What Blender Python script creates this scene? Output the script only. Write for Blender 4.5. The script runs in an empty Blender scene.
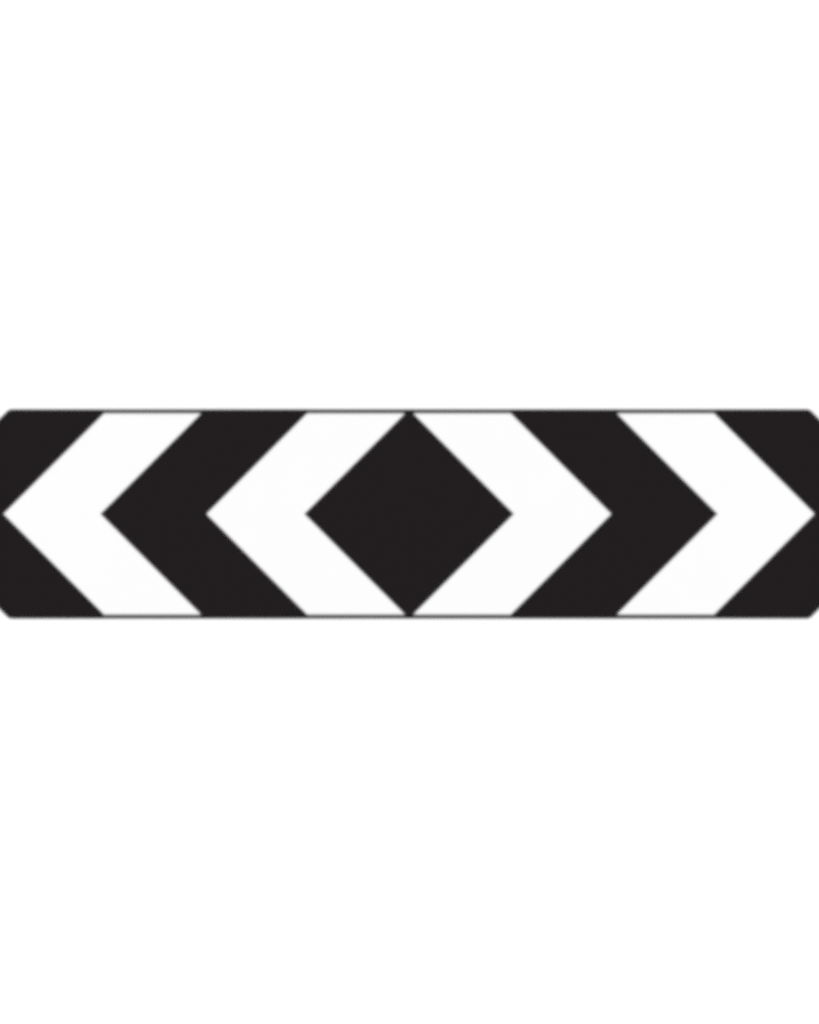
import bpy, bmesh, math

S = bpy.context.scene
COL = S.collection

# ------------------------------------------------------------------ sizes
# one unit of drawing = 2 mm; sheet coordinates run right (x) and down (y),
# measured over the face of the sign, origin at its middle
U = 0.002
CX, CY = 409.3, 514.0                 # middle of the sign in drawing units

# ------------------------------------------------------------------ camera
DIST = 6.0
cam_d = bpy.data.cameras.new('camera')
cam = bpy.data.objects.new('camera', cam_d)
COL.objects.link(cam)
W_PX, H_PX = 819, 1024
cam_d.sensor_fit = 'VERTICAL'
cam_d.sensor_height = 36.0
cam_d.lens = 36.0 * DIST / (H_PX * U)
cam_d.clip_start = 0.1
cam_d.clip_end = 200.0
# the picture's middle is (409.5, 512)
cam.location = ((W_PX / 2 - CX) * U, -DIST, (CY - H_PX / 2) * U)
cam.rotation_euler = (math.radians(90), 0, 0)
S.camera = cam

# ------------------------------------------------------------------ world and lamps
world = bpy.data.worlds.new('World')
S.world = world
world.use_nodes = True
bg = world.node_tree.nodes['Background']
bg.inputs['Color'].default_value = (1, 1, 1, 1)
bg.inputs['Strength'].default_value = 0.60


def softbox(name, loc, power, size):
    d = bpy.data.lights.new(name, 'AREA')
    d.shape = 'SQUARE'
    d.size = size
    d.energy = power
    d.color = (1.0, 0.995, 0.99)
    o = bpy.data.objects.new(name, d)
    COL.objects.link(o)
    o.location = loc
    v = -o.location
    o.rotation_euler = v.to_track_quat('-Z', 'Y').to_euler()


# copy-stand lighting: a large softbox either side, clear of the mirror angle
softbox('softbox', (-7.0, -7.0, 0.6), 470, 3.0)
softbox('softbox', (7.0, -7.0, 0.6), 470, 3.0)

S.view_settings.view_transform = 'Standard'
S.view_settings.look = 'None'
S.view_settings.exposure = 0.0
S.view_settings.gamma = 1.0
S.view_settings.use_curve_mapping = False
S.render.engine = 'CYCLES'
S.cycles.pixel_filter_type = 'BLACKMAN_HARRIS'
S.cycles.use_denoising = False
S.cycles.filter_width = 5.2            # the photograph is soft


# ------------------------------------------------------------------ materials
def material(name, rgb, rough, spec, metal=0.0, grain=0.0, bump=0.0, scale=40.0):
    m = bpy.data.materials.new(name)
    m.use_nodes = True
    nt = m.node_tree
    b = nt.nodes['Principled BSDF']
    b.inputs['Roughness'].default_value = rough
    b.inputs['Specular IOR Level'].default_value = spec
    b.inputs['Metallic'].default_value = metal
    tc = nt.nodes.new('ShaderNodeTexCoord')
    n = nt.nodes.new('ShaderNodeTexNoise')
    n.inputs['Scale'].default_value = scale
    n.inputs['Detail'].default_value = 4.0
    nt.links.new(tc.outputs['Object'], n.inputs['Vector'])
    ramp = nt.nodes.new('ShaderNodeMapRange')
    ramp.inputs['To Min'].default_value = 1.0 - grain
    ramp.inputs['To Max'].default_value = 1.0 + grain
    nt.links.new(n.outputs['Fac'], ramp.inputs['Value'])
    mul = nt.nodes.new('ShaderNodeVectorMath')
    mul.operation = 'SCALE'
    mul.inputs[0].default_value = rgb
    nt.links.new(ramp.outputs['Result'], mul.inputs['Scale'])
    nt.links.new(mul.outputs['Vector'], b.inputs['Base Color'])
    if bump:
        bp = nt.nodes.new('ShaderNodeBump')
        bp.inputs['Strength'].default_value = bump
        bp.inputs['Distance'].default_value = 0.0005
        nt.links.new(n.outputs['Fac'], bp.inputs['Height'])
        nt.links.new(bp.outputs['Normal'], b.inputs['Normal'])
    return m


BLACK = material('black_sheeting', (0.0128, 0.0107, 0.0113), 0.7, 0.0, grain=0.03)
WHITE = material('white_sheeting', (0.782, 0.782, 0.783), 0.6, 0.0, grain=0.008, scale=12)
GREY = material('grey_edging', (0.054, 0.053, 0.053), 0.7, 0.0, grain=0.02)
PAPER = material('white_backdrop', (0.88, 0.88, 0.88), 0.9, 0.1, grain=0.002)


# ------------------------------------------------------------------ shapes
def P(x, y):
    return ((x - CX) * U, (CY - y) * U)


def prism(name, pts, y_front, y_back, mat, parent=None, holes=None, bevel=0.0):
    """Solid plate with an outline given in drawing units; front faces -Y."""
    bm = bmesh.new()
    pp = [P(*p) for p in pts]
    if holes:                                   # ring: outer and inner outline of equal count
        hp = [P(*p) for p in holes]
        n = len(pp)
        of = [bm.verts.new((x, y_front, z)) for x, z in pp]
        hf = [bm.verts.new((x, y_front, z)) for x, z in hp]
        ob = [bm.verts.new((x, y_back, z)) for x, z in pp]
        hb = [bm.verts.new((x, y_back, z)) for x, z in hp]
        for i in range(n):
            j = (i + 1) % n
            bm.faces.new((of[i], of[j], hf[j], hf[i]))
            bm.faces.new((ob[j], ob[i], hb[i], hb[j]))
            bm.faces.new((of[j], of[i], ob[i], ob[j]))
            bm.faces.new((hf[i], hf[j], hb[j], hb[i]))
    else:
        f = [bm.verts.new((x, y_front, z)) for x, z in pp]
        b = [bm.verts.new((x, y_back, z)) for x, z in pp]
        bm.faces.new(f)
        bm.faces.new(b[::-1])
        n = len(pp)
        for i in range(n):
            j = (i + 1) % n
            bm.faces.new((f[j], f[i], b[i], b[j]))
    bmesh.ops.recalc_face_normals(bm, faces=bm.faces)
    me = bpy.data.meshes.new(name)
    bm.to_mesh(me)
    bm.free()
    me.materials.append(mat)
    o = bpy.data.objects.new(name, me)
    COL.objects.link(o)
    if parent:
        o.parent = parent
    return o


def outline(l, r, t, b, c, k):
    """Rectangle with cut corners (c) whose two ends are softened (k)."""
    def corner(px, py, ax, ay, bx, by):
        # p = square corner; a, b = directions along both sides (unit)
        A = (px + ax * c, py + ay * c)
        B = (px + bx * c, py + by * c)
        out = []
        for Q, d_in, d_out in ((A, (ax, ay), None), (B, None, (bx, by))):
            diag = ((B[0] - A[0]) / (c * 1.41421356), (B[1] - A[1]) / (c * 1.41421356))
            if d_in:
                s, e = (Q[0] + d_in[0] * k, Q[1] + d_in[1] * k), (Q[0] + diag[0] * k, Q[1] + diag[1] * k)
            else:
                s, e = (Q[0] - diag[0] * k, Q[1] - diag[1] * k), (Q[0] + d_out[0] * k, Q[1] + d_out[1] * k)
            for i in range(5):
                u = i / 4
                out.append(((1 - u) ** 2 * s[0] + 2 * u * (1 - u) * Q[0] + u * u * e[0],
                            (1 - u) ** 2 * s[1] + 2 * u * (1 - u) * Q[1] + u * u * e[1]))
        return out
    pts = []
    pts += corner(l, t, 0, 1, 1, 0)
    pts += corner(r, t, -1, 0, 0, 1)
    pts += corner(r, b, 0, -1, -1, 0)
    pts += corner(l, b, 1, 0, 0, -1)
    return pts


# ------------------------------------------------------------------ setting
HALF = 6.0
bm = bmesh.new()
vs = [bm.verts.new(v) for v in ((-HALF, 0.0, -HALF), (HALF, 0.0, -HALF), (HALF, 0.0, HALF), (-HALF, 0.0, HALF))]
bm.faces.new(vs)
me = bpy.data.meshes.new('backdrop')
bm.to_mesh(me)
bm.free()
me.materials.append(PAPER)
backdrop = bpy.data.objects.new('backdrop', me)
COL.objects.link(backdrop)
backdrop['kind'] = 'structure'

# ------------------------------------------------------------------ the sign
L, R, T, B = -5.0, 823.6, 409.2, 618.7
LINE = 4.4                             # width of the thin black edge line
YB, YF = -0.0005, -0.0030              # back and front of the metal plate

sign = bpy.data.objects.new('chevron_sign', None)
COL.objects.link(sign)
sign['label'] = 'long black road sign with white chevrons either side of a central black diamond'
sign['category'] = 'road sign'

rim = outline(L, R, T, B, 14.6, 2.5)
panel = prism('panel', rim, YF, YB, BLACK, sign)

# edge line: black round the two ends and over the black bands, dark grey along the white ones
WHITES = [(103.0, 201.0), (307.5, 404.9)]
WHITES += [(2 * CX - b, 2 * CX - a) for a, b in WHITES[::-1]]


def border():
    me = bpy.data.meshes.new('border')
    me.materials.append(BLACK)
    me.materials.append(GREY)
    bm = bmesh.new()

    def piece(pts, mi):
        f = [bm.verts.new((P(*p)[0], YF - 0.0003, P(*p)[1])) for p in pts]
        b = [bm.verts.new((P(*p)[0], YF + 0.0006, P(*p)[1])) for p in pts]
        n = len(pts)
        fs = [bm.faces.new(f), bm.faces.new(b[::-1])]
        fs += [bm.faces.new((f[(k + 1) % n], f[k], b[k], b[(k + 1) % n])) for k in range(n)]
        for q in fs:
            q.material_index = mi

    x0, x1 = WHITES[0][0], WHITES[-1][1]
    t, b, e = T + LINE, B - LINE, 3.0
    lcap = [(x0, B)] + [p for p in rim if p[0] < CX and p[1] > CY] + [p for p in rim if p[0] < CX and p[1] < CY] + \
           [(x0, T), (x0, t), (e + 9.0, t), (e, t + 9.0), (e, b - 9.0), (e + 9.0, b), (x0, b)]
    piece(lcap, 0)
    piece([(2 * CX - x, y) for x, y in lcap[::-1]], 0)
    xs = [v for w in WHITES for v in w]
    for k in range(len(xs) - 1):
        for a, c in ((T, t), (b, B)):
            piece([(xs[k], a), (xs[k + 1], a), (xs[k + 1], c), (xs[k], c)], 1 - k % 2)
    bmesh.ops.recalc_face_normals(bm, faces=bm.faces)
    bm.to_mesh(me)
    bm.free()
    o = bpy.data.objects.new('border', me)
    COL.objects.link(o)
    o.parent = sign


border()


def chevron(tip_out, tip_in, d, mat, height, label):
    """d = -1 points left, +1 points right; arms run at 45 degrees to the edge line."""
    t, b = T + LINE, B - LINE
    h = (b - t) / 2
    m = (t + b) / 2
    o = prism('chevron', [(tip_out, m), (tip_out - d * h, t), (tip_in - d * h, t),
                          (tip_in, m), (tip_in - d * h, b), (tip_out - d * h, b)],
              YF - height, YF + 0.0006, mat, sign)
    o['label'] = label
    return o


# tips of the bands along the middle of the sign, left to right
W1, K1, D0, D1, K2, W4, W5, K0 = 4.0, 206.9, 304.2, 514.0, 610.9, 717.5, 814.1, 100.4
chevron(W1, K0, -1, WHITE, 0.0003, 'outer white chevron pointing left')
chevron(K0, K1, -1, BLACK, 0.0002, 'black chevron pointing left between the white ones')
chevron(K1, D0, -1, WHITE, 0.0003, 'inner white chevron pointing left beside the diamond')
chevron(K2, D1, 1, WHITE, 0.0003, 'inner white chevron pointing right beside the diamond')
chevron(W4, K2, 1, BLACK, 0.0002, 'black chevron pointing right between the white ones')
chevron(W5, W4, 1, WHITE, 0.0003, 'outer white chevron pointing right')

# central diamond, its top and bottom points cut where they run into the edge line
t, b = T + LINE, B - LINE
h = (b - t) / 2
m = (t + b) / 2
dm = (D0 + D1) / 2
g = (D1 - D0) / 2 - h
prism('diamond', [(D0, m), (dm - g, t), (dm + g, t), (D1, m), (dm + g, b), (dm - g, b)],
      YF - 0.0002, YF + 0.0006, BLACK, sign)
